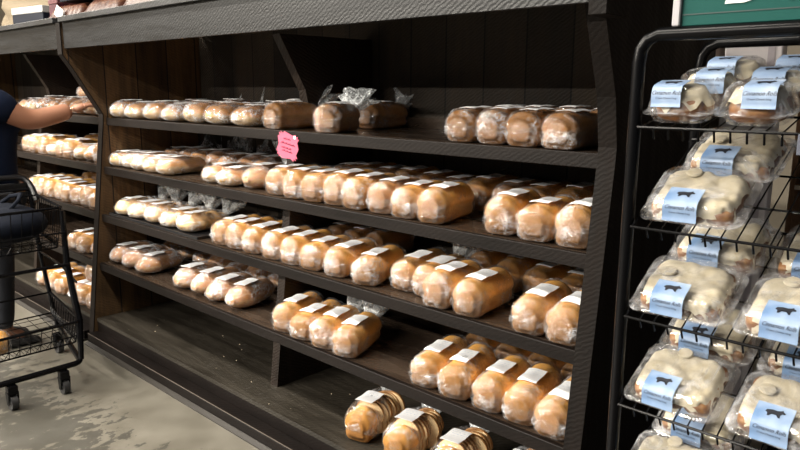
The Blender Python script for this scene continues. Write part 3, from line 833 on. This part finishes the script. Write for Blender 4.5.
for (k,x,s,lb) in ((2,3.362,.010,'iced roll pack alone in front on second wire shelf'),(2,3.375,.180,'iced roll pack at rear of second wire shelf'),
    (3,3.352,.010,'iced roll pack front left on third wire shelf'),(3,3.362,.180,'iced roll pack rear left on third wire shelf'),
    (3,3.566,.010,'iced roll pack front right on third wire shelf'),(3,3.575,.180,'iced roll pack rear right on third wire shelf'),
    (4,3.352,.010,'iced roll pack front left on fourth wire shelf'),(4,3.362,.180,'iced roll pack rear left on fourth wire shelf'),
    (4,3.570,.010,'iced roll pack front right on fourth wire shelf'),(4,3.578,.180,'iced roll pack rear right on fourth wire shelf'),
    (5,3.352,.010,'iced roll pack front left on lowest visible wire shelf'),(5,3.362,.180,'iced roll pack rear left on lowest visible wire shelf'),
    (5,3.570,.010,'iced roll pack front right on lowest visible wire shelf')):
    place_pack('wide',k,x,s,R_.randrange(3),lb,R_.uniform(-2,2))
# green sign standing on the rack's top bar
gs=thing('header_sign','green sign board with white script lettering on top of the rack','sign',(3.315,RY+.0,BT+.0135))
W_=.66
green=simple('green_board',(.006,.070,.060),.6,spec=.15)
part('board',MB().box((0,-.004,.0),(W_,.004,.30),.001),green,gs,False)
part('side_frame',MB().box((-.016,-.012,.0),(-.0005,.008,.31),.002),simple('pale_grey_frame',(.38,.37,.39),.5),gs,False,label='pale grey side strip')
part('groove',MB().box((0.001,-.0052,.020),(W_-.002,-.0042,.0222)),simple('dark_green_groove',(.003,.03,.028),.5),gs,False)
vs,fs=text_mesh('Bou',.15,.3)
lm=MB().add([(x+.19,-.0062,z+.036) for x,z,_ in vs],fs)
part('lettering',lm,simple('white_paint',(.85,.88,.88),.5),gs,False)

# ------------------------------------------------------------------ things seen beyond the rack
bx=thing('cardboard_box','tall white cardboard box standing behind the wire rack','box',(3.07,.92,0),(0,0,rad(12)))
part('carton',MB().box((-.09,0,.001),(.09,.22,1.72),.004),simple('white_corrugated',(.62,.58,.58),.7),bx,False)
part('fold_strip',MB().box((.045,-.002,.002),(.068,-.0005,1.71)),simple('grey_fold',(.40,.36,.38),.7),bx,False)
bx=thing('cardboard_box','brownish tall carton beside the white box behind the rack','box',(2.895,.95,0),(0,0,0))
part('carton',MB().box((-.055,0,.001),(.025,.2,1.72),.004),simple('brown_corrugated',(.30,.24,.20),.7),bx,False)
part('shade_flap',MB().box((-.05,-.002,.9),(-.01,-.0005,1.7)),simple('brown_corrugated_flap',(.36,.30,.25),.7),bx,False)
gd=thing('display_shelf','brown and cream store shelf with goods far behind the rack','shelving',(3.5,1.35,0))
wd=simple('gondola_brown',(.16,.08,.035),.5); cm=simple('gondola_cream',(.55,.50,.40),.5)
for z in (.35,.7,1.05,1.42):
    part('shelf_board',MB().box((-.36,0,z),(.9,.4,z+.028),.002),wd,gd,False)
    part('shelf_edge',MB().box((-.36,-.008,z+.006),(.9,-.0005,z+.022)),cm,gd,False)
for x in (-.36,.88): part('side_panel',MB().box((x-.02,0,0),(x,.42,1.9)),wd,gd,False)
part('back_board',MB().box((-.36,.405,.0),(.86,.42,1.9)),simple('gondola_back',(.45,.36,.26),.7),gd,False)
cols=[(.35,.12,.1),(.1,.16,.34),(.5,.45,.35),(.10,.2,.14),(.55,.3,.1)]
for zi,z in enumerate((.378,.728,1.078,1.448)):
    for i in range(7):
        x=3.22+i*.105; cc=cols[(i*2+zi)%5]
        t=thing('goods_jar',f"{['red','navy','cream','green','orange'][(i*2+zi)%5]} jar, {ORD[i]} from left, {['lowest','second','third','highest'][zi]} level of far store shelf",'jar',(x,1.46,z+.0005),group='jars on the far store shelf')
        rg=[[(q*.036*math.cos(a),q*.036*math.sin(a),zz) for a in [2*pi*k/14 for k in range(14)]] for q,zz in ((.9,0),(1,.006),(1,.085),(.8,.10))]
        part('jar_body',MB().loft(rg),simple('jar_%d_%d'%(zi,i),cc,.3),t)
        part('jar_lid',MB().cyl((0,0,.1002),(0,0,.118),.030,14),simple('lid_%d_%d'%(zi,i),(.3,.25,.15),.3,.6),t)
pl=thing('potted_plant','pale green leafy plant beside the white box behind the rack','plant',(3.24,1.25,1.42),(0,0,0))
st=thing('plant_stand','slim dark stand under the leafy plant behind the rack','stand',(3.24,1.25,0))
part('pole',MB().cyl((0,0,.02),(0,0,1.39),.015,10),M['black_metal'],st); part('base',MB().cyl((0,0,0),(0,0,.0195),.07,20),M['black_metal'],st); part('top_plate',MB().cyl((0,0,1.3905),(0,0,1.418),.07,20),M['black_metal'],st)
part('pot',MB().loft([[(r*math.cos(a),r*math.sin(a),z) for a in [2*pi*k/16 for k in range(16)]] for r,z in ((.035,.0),(.05,.07),(.052,.075))]),simple('dark_pot',(.05,.06,.05),.5),pl)
m=MB(); r=random.Random(3)
for i in range(46):
    a=r.uniform(0,2*pi); e=r.uniform(.2,1.3); l=r.uniform(.07,.14); b=Vector((.01*math.cos(a),.01*math.sin(a),.07)); d=Vector((math.cos(a)*math.cos(e),math.sin(a)*math.cos(e),math.sin(e))); s=d.cross(Vector((0,0,1))).normalized(); u=s.cross(d)
    p=[b,b+d*l*.35+s*.016,b+d*l*.7+s*.018,b+d*l-u*.01,b+d*l*.7-s*.018,b+d*l*.35-s*.016]; q=[x-u*.0012 for x in p]
    m.add(p+q,[(0,1,2,3,4,5),(11,10,9,8,7,6)]+[(k,(k+1)%6,(k+1)%6+6,k+6) for k in range(6)])
part('leaves',m,simple('pale_leaf',(.22,.28,.12),.5),pl,False,kind='stuff')

# ------------------------------------------------------------------ shopping cart
ct=thing('shopping_cart','black two-tier shopping cart with navy bag at the left edge','cart',(.59,-.68,0),(0,0,rad(2)))
BM=M['black_metal']
# local frame: x back = negative, y across; nose at x=0
def U(z,x0,w0,x1,w1,r=.05,n=5):
    """U-shaped rail, rounded nose"""
    pts=[(x1,w1,z)]
    for i in range(n+1):
        a=rad(90*i/n); pts.append((x0-r+r*math.sin(a),w0-r+r*math.cos(a),z))
    for i in range(n+1):
        a=rad(90*i/n); pts.append((x0-r+r*math.cos(a),-w0+r-r*math.sin(a),z))
    pts.append((x1,-w1,z)); return pts
part('base_rail',MB().tube(U(.13,.0,.225,-.60,.36,.05),.0135,10),BM,ct)
def basket(zt,zb,x0,w0,x1,w1,taper,tall,nw,truss=True,name='basket'):
    """wire basket: rims, verticals and floor"""
    m=MB()
    top=U(zt,x0,w0,x1,w1,.04); bot=U(zb,x0-taper,w0-taper*.5,x1+.02,w1-taper*.5,.03)
    m.tube(top,.007,8); m.tube(bot,.004,6)
    m.tube([(x1,w1,zt),(x1,-w1,zt)],.005,6); m.tube([(x1+.02,w1-taper*.5,zb),(x1+.02,-w1+taper*.5,zb)],.004,6)
    k=22
    def on(P,t):
        L=[0]; 
        for a,b in zip(P,P[1:]): L.append(L[-1]+math.dist(a,b))
        q=t*L[-1]
        for i in range(len(P)-1):
            if q<=L[i+1]+1e-9:
                f=(q-L[i])/(L[i+1]-L[i]+1e-12); return tuple(P[i][j]+(P[i+1][j]-P[i][j])*f for j in range(3))
        return P[-1]
    n=nw
    for i in range(n+1):
        a=on(top,i/n); b=on(bot,i/n); m.tube([a,b],.0021,5)
    # second rim low for the truss pattern
    if truss:
        z2=zb+.035; f=(z2-zb)/(zt-zb)
        mid=[tuple(b[j]+(a[j]-b[j])*f for j in range(3)) for a,b in zip(top,bot)]
        m.tube(mid,.0028,5)
        for i in range(n):
            a=on(mid,i/n); b=on(bot,(i+.5)/n); c=on(mid,(i+1)/n); m.tube([a,b,c],.0018,4)
    for i in range(1,10):
        t=i/10; y0=-w0+taper*.5+2*(w0-taper*.5)*t; y1=-w1+taper*.5+2*(w1-taper*.5)*t
        m.tube([(x0-taper,y0,zb),(x1+.02,y1,zb)],.0018,4)
    for i in range(1,7):
        t=i/7; x=x0-taper+(x1-x0+taper)*t; w=(w0+(w1-w0)*t)-taper*.5; m.tube([(x,w,zb),(x,-w,zb)],.0018,4)
    return part(name,m,BM,ct)
basket(.335,.225,-.0,.235,-.60,.33,.03,0,34,name='lower_basket')
basket(.875,.68,-.10,.235,-.60,.31,.035,0,30,name='upper_basket')
for s in (-1,1):
    part('frame_post',MB().tube([(-.015,s*.222,.14),(-.02,s*.230,.33),(-.12,s*.236,.60),(-.125,s*.238,.86)],[.013,.018,.016,.012],8),BM,ct)
    part('rear_post',MB().tube([(-.58,s*.345,.14),(-.66,s*.32,.55),(-.70,s*.315,.86),(-.715,s*.31,.92)],.012,8),BM,ct)
    part('side_rail',MB().tube([(-.03,s*.236,.52),(-.30,s*.28,.55),(-.66,s*.318,.56)],.006,6),BM,ct)
hb=[(-.62,.315,.84),(-.665,.315,.90),(-.70,.31,.935),(-.72,.29,.955),(-.725,.25,.962),(-.725,-.25,.962),(-.72,-.29,.955),(-.70,-.31,.935),(-.665,-.315,.90),(-.62,-.315,.84)]
part('handle',MB().tube(hb,.0155,10),M['black_plastic'],ct)
m=MB()
m.tube([(-.63,.28,.905),(-.63,-.28,.905)],.009,8); m.tube([(-.61,.28,.80),(-.61,-.28,.80)],.004,6)
for i in range(19):
    y=-.27+i*.03; m.tube([(-.63,y,.905),(-.61,y,.70)],.0022,4)
part('child_seat_back',m,BM,ct)
sb=MB().box((-.60,.10,.862),(-.56,.19,.905),.006).box((-.59,.12,.80),(-.575,.17,.862),.003)
part('seat_buckle',sb,M['black_plastic'],ct,False)
# middle brace between tiers at the nose
m=MB(); m.tube([(-.10,.235,.755),(-.10,-.235,.755)],.005,6); m.tube([(-.085,.236,.60),(-.085,-.236,.60)],.009,8)
part('nose_brace',m,BM,ct)
def cast(x,y,rz):
    c=MB().tube([(x-.0,y-.014,.034),(x,y+.014,.034)],.0335,22)
    w=part('caster',MB().box((x-.018,y-.022,.072),(x+.018,y+.022,.115),.004),BM,ct,False)
    for s in (-1,1): part('fork',MB().prism([(x-.018,.085),(x+.018,.085),(x+.012,.026),(x-.010,.026)],'y',y+s*.021-.002,y+s*.021+.002),BM,w,False)
    o=part('wheel',c,M['rubber'],w); part('wheel_hub',MB().cyl((x,y-.0165,.034),(x,y+.0165,.034),.012,12),M['steel'],w)
for x,y in ((.005,.125),(.005,-.105),(-.55,.33),(-.55,-.33)): cast(x,y,0)
# navy bag lying in the upper basket
nb=thing('cloth_bag','dark navy cloth bag filling the upper basket of the cart','bag',(.59-.385,-.66,.688),(0,0,rad(2)))
rings=[]
for i in range(13):
    q=i/12; s=(math.sin(pi*min(1,q*1.0+.02)))**.35 if 0<q<1 else .25
    rings.append([(( -.22+.47*q),.205*s*math.cos(a)*(1+.05*math.sin(4*a+i)),.098+.095*s*math.sin(a)*(1+.08*math.sin(3*a+i*1.7))) for a in [2*pi*k/24 for k in range(24)]])
nbm=simple('navy_cloth',(.003,.0045,.009),.85,spec=.1)
part('bag_body',MB().loft(rings),nbm,nb,True,angle=180)
part('bag_strap',MB().tube([(-.12,.05,.17),(-.08,.10,.215),(.0,.12,.23),(.07,.08,.21),(.10,.02,.17)],.010,8),nbm,nb)
# one wrapped loaf in the lower basket
place_loaf(S,.30,-.90,.2285,-60,'wrapped loaf lying in the lower basket of the cart','bread in the cart')

# ------------------------------------------------------------------ the shopper
ps=thing('person','person in a navy short-sleeved shirt behind the cart, reaching for bread','person',(-.34,-.55,0),(0,0,0))
def skinobj(name,verts,edges,radii,mat,parent,sub=2,root=0):
    me=bpy.data.meshes.new(name); me.from_pydata(verts,edges,[]); me.materials.append(mat)
    o=link(name,me,parent)
    bpy.context.view_layer.update()
    md=o.modifiers.new('skin','SKIN'); 
    lay=me.skin_vertices[0] if me.skin_vertices else None
    if lay is None:
        bpy.context.view_layer.objects.active=o; lay=me.skin_vertices[0]
    for i,rr in enumerate(radii):
        lay.data[i].radius=(rr if isinstance(rr,tuple) else (rr,rr)); lay.data[i].use_root=(i==root)
    md.use_smooth_shade=True
    ss=o.modifiers.new('sub','SUBSURF'); ss.levels=sub; ss.render_levels=sub
    bpy.context.view_layer.update()
    dg=bpy.context.evaluated_depsgraph_get(); nm=bpy.data.meshes.new_from_object(o.evaluated_get(dg))
    o.modifiers.clear(); o.data=nm; nm.name=name
    for p in nm.polygons: p.use_smooth=True
    if not nm.materials: nm.materials.append(mat)
    return o
skin=simple('skin',(.27,.125,.075),.55); shirt=simple('navy_shirt',(.004,.007,.018),.9,spec=.1); jeans=simple('dark_jeans',(.012,.014,.020),.85)
# local: facing +y; right side = +x
SH=(.185,.02,1.36); EL=(.165,.20,1.255); WR=(.165,.44,1.31); HA=(.185,.51,1.337)
V=[(0,0,.93),(0,0,1.08),(0,.0,1.24),(0,0,1.36),(0,.01,1.45),(0,.03,1.52),
   (.10,0,1.37),SH,EL,WR,
   (-.10,0,1.37),(-.20,.0,1.33),(-.25,.02,1.08),(-.22,.16,.93),
   (.09,0,.86),(.10,.01,.48),(.10,-.01,.10),(-.09,0,.86),(-.10,.01,.48),(-.10,-.01,.10),
   (.10,.10,.045),(-.10,.10,.045)]
Ed=[(0,1),(1,2),(2,3),(3,4),(4,5),(3,6),(6,7),(7,8),(8,9),(3,10),(10,11),(11,12),(12,13),(0,14),(14,15),(15,16),(0,17),(17,18),(18,19),(16,20),(19,21)]
Rr=[.15,.14,.145,.13,.062,.055,.085,.074,.062,.046,.085,.062,.045,.030,.095,.062,.042,.095,.062,.042,.035,.035]
body=skinobj('body',V,Ed,Rr,skin,ps)
def hand(base,dirv,name,flip=1):
    d=Vector(dirv).normalized(); up=Vector((0,0,1)); s=d.cross(up).normalized(); n=s.cross(d)
    b=Vector(base); vs=[b,b+d*.035,b+d*.075]; ed=[(0,1),(1,2)]; rr=[(.036,.034),(.042,.024),(.040,.019)]
    for k,(off,l) in enumerate(((-.028,.062),(-.009,.072),(.010,.068),(.028,.054))):
        i=len(vs); p=b+d*.072+s*off
        vs+=[p,p+d*l*.45-n*.006,p+d*l*.8-n*.020,p+d*l*.92-n*.036]; ed+=[(2,i),(i,i+1),(i+1,i+2),(i+2,i+3)]; rr+=[.0115,.0105,.0095,.008]
    i=len(vs); p=b+d*.02-s*.030*flip
    vs+=[p,p+d*.025-s*.022*flip-n*.008,p+d*.050-s*.028*flip-n*.022]; ed+=[(1,i),(i,i+1),(i+1,i+2)]; rr+=[.014,.011,.008]
    return skinobj(name,[tuple(v) for v in vs],ed,rr,skin,ps,1)
hand(WR,(HA[0]-WR[0],HA[1]-WR[1],HA[2]-WR[2]),'hand',1)
hand((-.22,.16,.93),(.05,.2,-.05),'hand',-1)
# shirt
SE=tuple(SH[i]+(EL[i]-SH[i])*.75 for i in range(3))
V2=[(0,0,.86),(0,0,1.08),(0,0,1.24),(0,0,1.36),(0,.0,1.42),(.10,0,1.375),SH,SE,(-.10,0,1.375),(-.20,0,1.33),(-.235,.01,1.16)]
skinobj('shirt',V2,[(0,1),(1,2),(2,3),(3,4),(3,5),(5,6),(6,7),(3,8),(8,9),(9,10)],[.195,.185,.18,.155,.07,.10,.095,.086,.10,.08,.068],shirt,ps,2,1)
skinobj('trousers',[(0,0,.92),(.09,0,.84),(.10,.01,.48),(.10,-.01,.10),(-.09,0,.84),(-.10,.01,.48),(-.10,-.01,.10)],[(0,1),(1,2),(2,3),(0,4),(4,5),(5,6)],[.165,.112,.078,.06,.112,.078,.06],jeans,ps)
for s in (1,-1):
    m=MB(); rg=[]
    for (y,wd_,h_) in ((-.075,.025,.05),(-.05,.037,.075),(.0,.04,.085),(.06,.043,.065),(.12,.045,.05),(.165,.035,.035),(.18,.015,.02)):
        rg.append([(s*.10+wd_*math.cos(a),y,.0+h_*.5+h_*.5*math.sin(a)) for a in [2*pi*k/16 for k in range(16)]])
    part('shoe',m.loft(rg),M['rubber'],ps,True,angle=60)
# head (outside the frame, still a whole figure)
rg=[]
for i in range(15):
    q=i/14; z=1.475+.235*q; a0=math.sin(pi*min(max(q,.02),.985))**.55
    wx=.076*a0*(1 if q>.35 else .80+.57*q*1.0); wy=.098*a0*(1 if q>.3 else .85+.5*q)
    ring=[]
    for k in range(24):
        t=2*pi*k/24; y=.035+wy*math.sin(t); x=wx*math.cos(t)
        if math.sin(t)>.95 and .38<q<.55: y+=.018*(1-abs(q-.45)/.1)
        if .48<q<.60 and math.sin(t)>.6 and .15<abs(math.cos(t))<.6: y-=.008
        ring.append((x,y,z))
    rg.append(ring)
hd=part('head',MB().loft(rg),skin,ps,True,angle=180)
for s in (1,-1):
    part('eye',MB().loft([[(s*.030+r*math.cos(a),.118+dy,1.597+r*math.sin(a)*.7) for a in [2*pi*k/10 for k in range(10)]] for r,dy in ((.012,0),(.010,.006),(.004,.009))]),simple('eye_%d'%s,(.05,.04,.04),.2),hd)
    part('ear',MB().loft([[(s*(.070+dx),.03+r*math.cos(a),1.585+1.5*r*math.sin(a)) for a in [2*pi*k/12 for k in range(12)]] for r,dx in ((.014,0),(.018,.008),(.012,.014))]),skin,hd)
part('mouth',MB().tube([(-.024,.118,1.533),(0,.128,1.531),(.024,.118,1.533)],[.003,.006,.003],8),simple('lips',(.35,.11,.09),.5),hd)
rg=[]
for i in range(10):
    q=i/9; z=1.56+.165*q; a0=math.cos(pi/2*max(0,(q-.25)/.75))**.5 if q>.25 else 1
    a0=max(a0,.05); rg.append([(.088*a0*math.cos(t),.018+(.106 if math.sin(t)<0 else (.075 if q<.55 else .11))*a0*math.sin(t),z) for t in [2*pi*k/24 for k in range(24)]])
part('hair',MB().loft(rg),simple('dark_hair',(.02,.012,.008),.6),ps,True,angle=180)

# ------------------------------------------------------------------ floor, walls, ceiling
def floor_mat():
    m,nt,N,L,b=mat_new('worn_concrete')
    v=mapping(N,L)
    n=tex(N,L,'Noise',1.7,6,v,Roughness=.68,Distortion=.3)
    n2=tex(N,L,'Noise',.55,2,mapping(N,L,loc=(4.2,1.3,0)))
    n3=tex(N,L,'Noise',6,4,v); n4=tex(N,L,'Noise',24,5,mapping(N,L,(1,.55,1),(0,0,rad(25))),Roughness=.6)
    base=ramp(N,L,n3.outputs['Fac'],[(.3,(.092,.084,.067)),(.7,(.138,.128,.105))]).outputs[0]
    # zone where the coating has flaked, towards the aisle
    s=N.new('ShaderNodeSeparateXYZ'); t=N.new('ShaderNodeTexCoord'); L.new(t.outputs['Object'],s.inputs[0])
    yy=math_(N,L,'MULTIPLY',math_(N,L,'ADD',s.outputs[1],.50),-1.3)
    zone=math_(N,L,'ADD',math_(N,L,'MINIMUM',math_(N,L,'MAXIMUM',yy,-.30),.30),math_(N,L,'MULTIPLY',math_(N,L,'SUBTRACT',n.outputs['Fac'],.5),1.0))
    fine=math_(N,L,'ADD',math_(N,L,'MULTIPLY',zone,1.0),math_(N,L,'MULTIPLY',math_(N,L,'SUBTRACT',n4.outputs['Fac'],.5),1.5))
    k=ramp(N,L,fine,[(.13,(0,0,0)),(.16,(1,1,1))]).outputs[0]
    col=mixc(N,L,math_(N,L,'MULTIPLY',k,.85),base,(.040,.038,.032))
    L.new(col,b.inputs['Base Color'])
    L.new(ramp(N,L,n3.outputs['Fac'],[(.3,(.32,)*3),(.7,(.5,)*3)]).outputs[0],b.inputs['Roughness'])
    bump(N,L,b,math_(N,L,'ADD',n3.outputs['Fac'],math_(N,L,'MULTIPLY',k,-.5)),.12,.004)
    return m
def struct(name,mb,mat): return tag(part(name,mb,mat,None,False),kind='structure')
struct('floor',MB().box((-9,-9,-.05),(8,5,0)),floor_mat())
wallm=simple('store_wall_paint',(.30,.26,.20),.8)
struct('wall_back',MB().box((-9,4.9,0),(8,5,4.2)),wallm)
struct('wall_left',MB().box((-9.1,-9,0),(-9,5,4.2)),wallm)
struct('ceiling',MB().box((-9,-9,4.2),(8,5,4.25)),simple('ceiling_paint',(.22,.22,.22),.9))
# aisle strip lights; unseen middle and far rows added to light the shelves' depth
em=bpy.data.materials.new('tube_glow'); em.use_nodes=True; nn=em.node_tree.nodes; nn.clear(); e=nn.new('ShaderNodeEmission'); o_=nn.new('ShaderNodeOutputMaterial'); em.node_tree.links.new(e.outputs[0],o_.inputs[0]); e.inputs[0].default_value=(1,.93,.82,1); e.inputs[1].default_value=30
def strip(x,y,ln,lb,power):
    t=thing('strip_light',lb,'ceiling light',(x,y,3.6),group='aisle strip lights')
    part('housing',MB().box((-ln/2,-.09,.012),(ln/2,.09,.08),.004),simple('white_housing',(.7,.7,.7),.5),t,False)
    part('diffuser',MB().box((-ln/2+.01,-.07,.0),(ln/2-.01,.07,.0115)),em,t,False)
    for s in (-1,1): part('hanger',MB().cyl((s*ln*.4,0,.0805),(s*ln*.4,0,.6),.004,6),M['steel'],t)
    la=bpy.data.lights.new('strip_lamp','AREA'); la.shape='RECTANGLE'; la.size=ln; la.size_y=.25; la.energy=power; la.color=(1,.93,.82)
    lo=bpy.data.objects.new('strip_lamp',la); C.objects.link(lo); lo.location=(x,y,3.585)
for x,y,ln,p,lb in ((-3.0,-1.5,1.8,130,'strip light of the near row, farthest along'),(-.6,-1.5,1.8,150,'strip light of the near row, in the middle'),(1.8,-1.5,1.8,80,'strip light of the near row, closest to the rack'),
    (-4.2,-5.2,2.2,720,'unseen strip light added in the middle row, past the cart'),(-1.0,-5.2,2.2,720,'unseen strip light added in the middle row, opposite the cart'),(1.8,-5.2,2.2,300,'unseen strip light added in the middle row, opposite the shelving'),
    (-4.6,-8.2,2.2,650,'unseen strip light added in the far row, past the cart'),(-.8,-8.2,2.2,600,'unseen strip light added in the far row, opposite the cart')):
    strip(x,y,ln,lb,p)
w=bpy.data.worlds.new('World'); sc.world=w; w.use_nodes=True
w.node_tree.nodes['Background'].inputs[0].default_value=(.85,.9,1,1); w.node_tree.nodes['Background'].inputs[1].default_value=.11

# ------------------------------------------------------------------ camera
F=697.09; pit=.1928; rol=.0055; yaw=.7605
cam=bpy.data.cameras.new('camera'); cam.sensor_width=36; cam.lens=F/800*36; cam.clip_start=.02
co=bpy.data.objects.new('camera',cam); C.objects.link(co); sc.camera=co
fw=Vector((-math.sin(yaw)*math.cos(pit),math.cos(yaw)*math.cos(pit),-math.sin(pit))); rt=Vector((math.cos(yaw),math.sin(yaw),0)); up=rt.cross(fw)
r2=rt*math.cos(rol)+up*math.sin(rol); u2=-rt*math.sin(rol)+up*math.cos(rol)
mm=Matrix((r2,u2,-fw)).transposed().to_4x4(); mm.translation=(3.8959,-1.713,1.4374); co.matrix_world=mm
vs_=sc.view_settings; vs_.view_transform='Standard'; vs_.look='None'; vs_.exposure=.28; vs_.gamma=1; vs_.use_curve_mapping=False
sc.cycles.max_bounces=8; sc.cycles.transparent_max_bounces=24
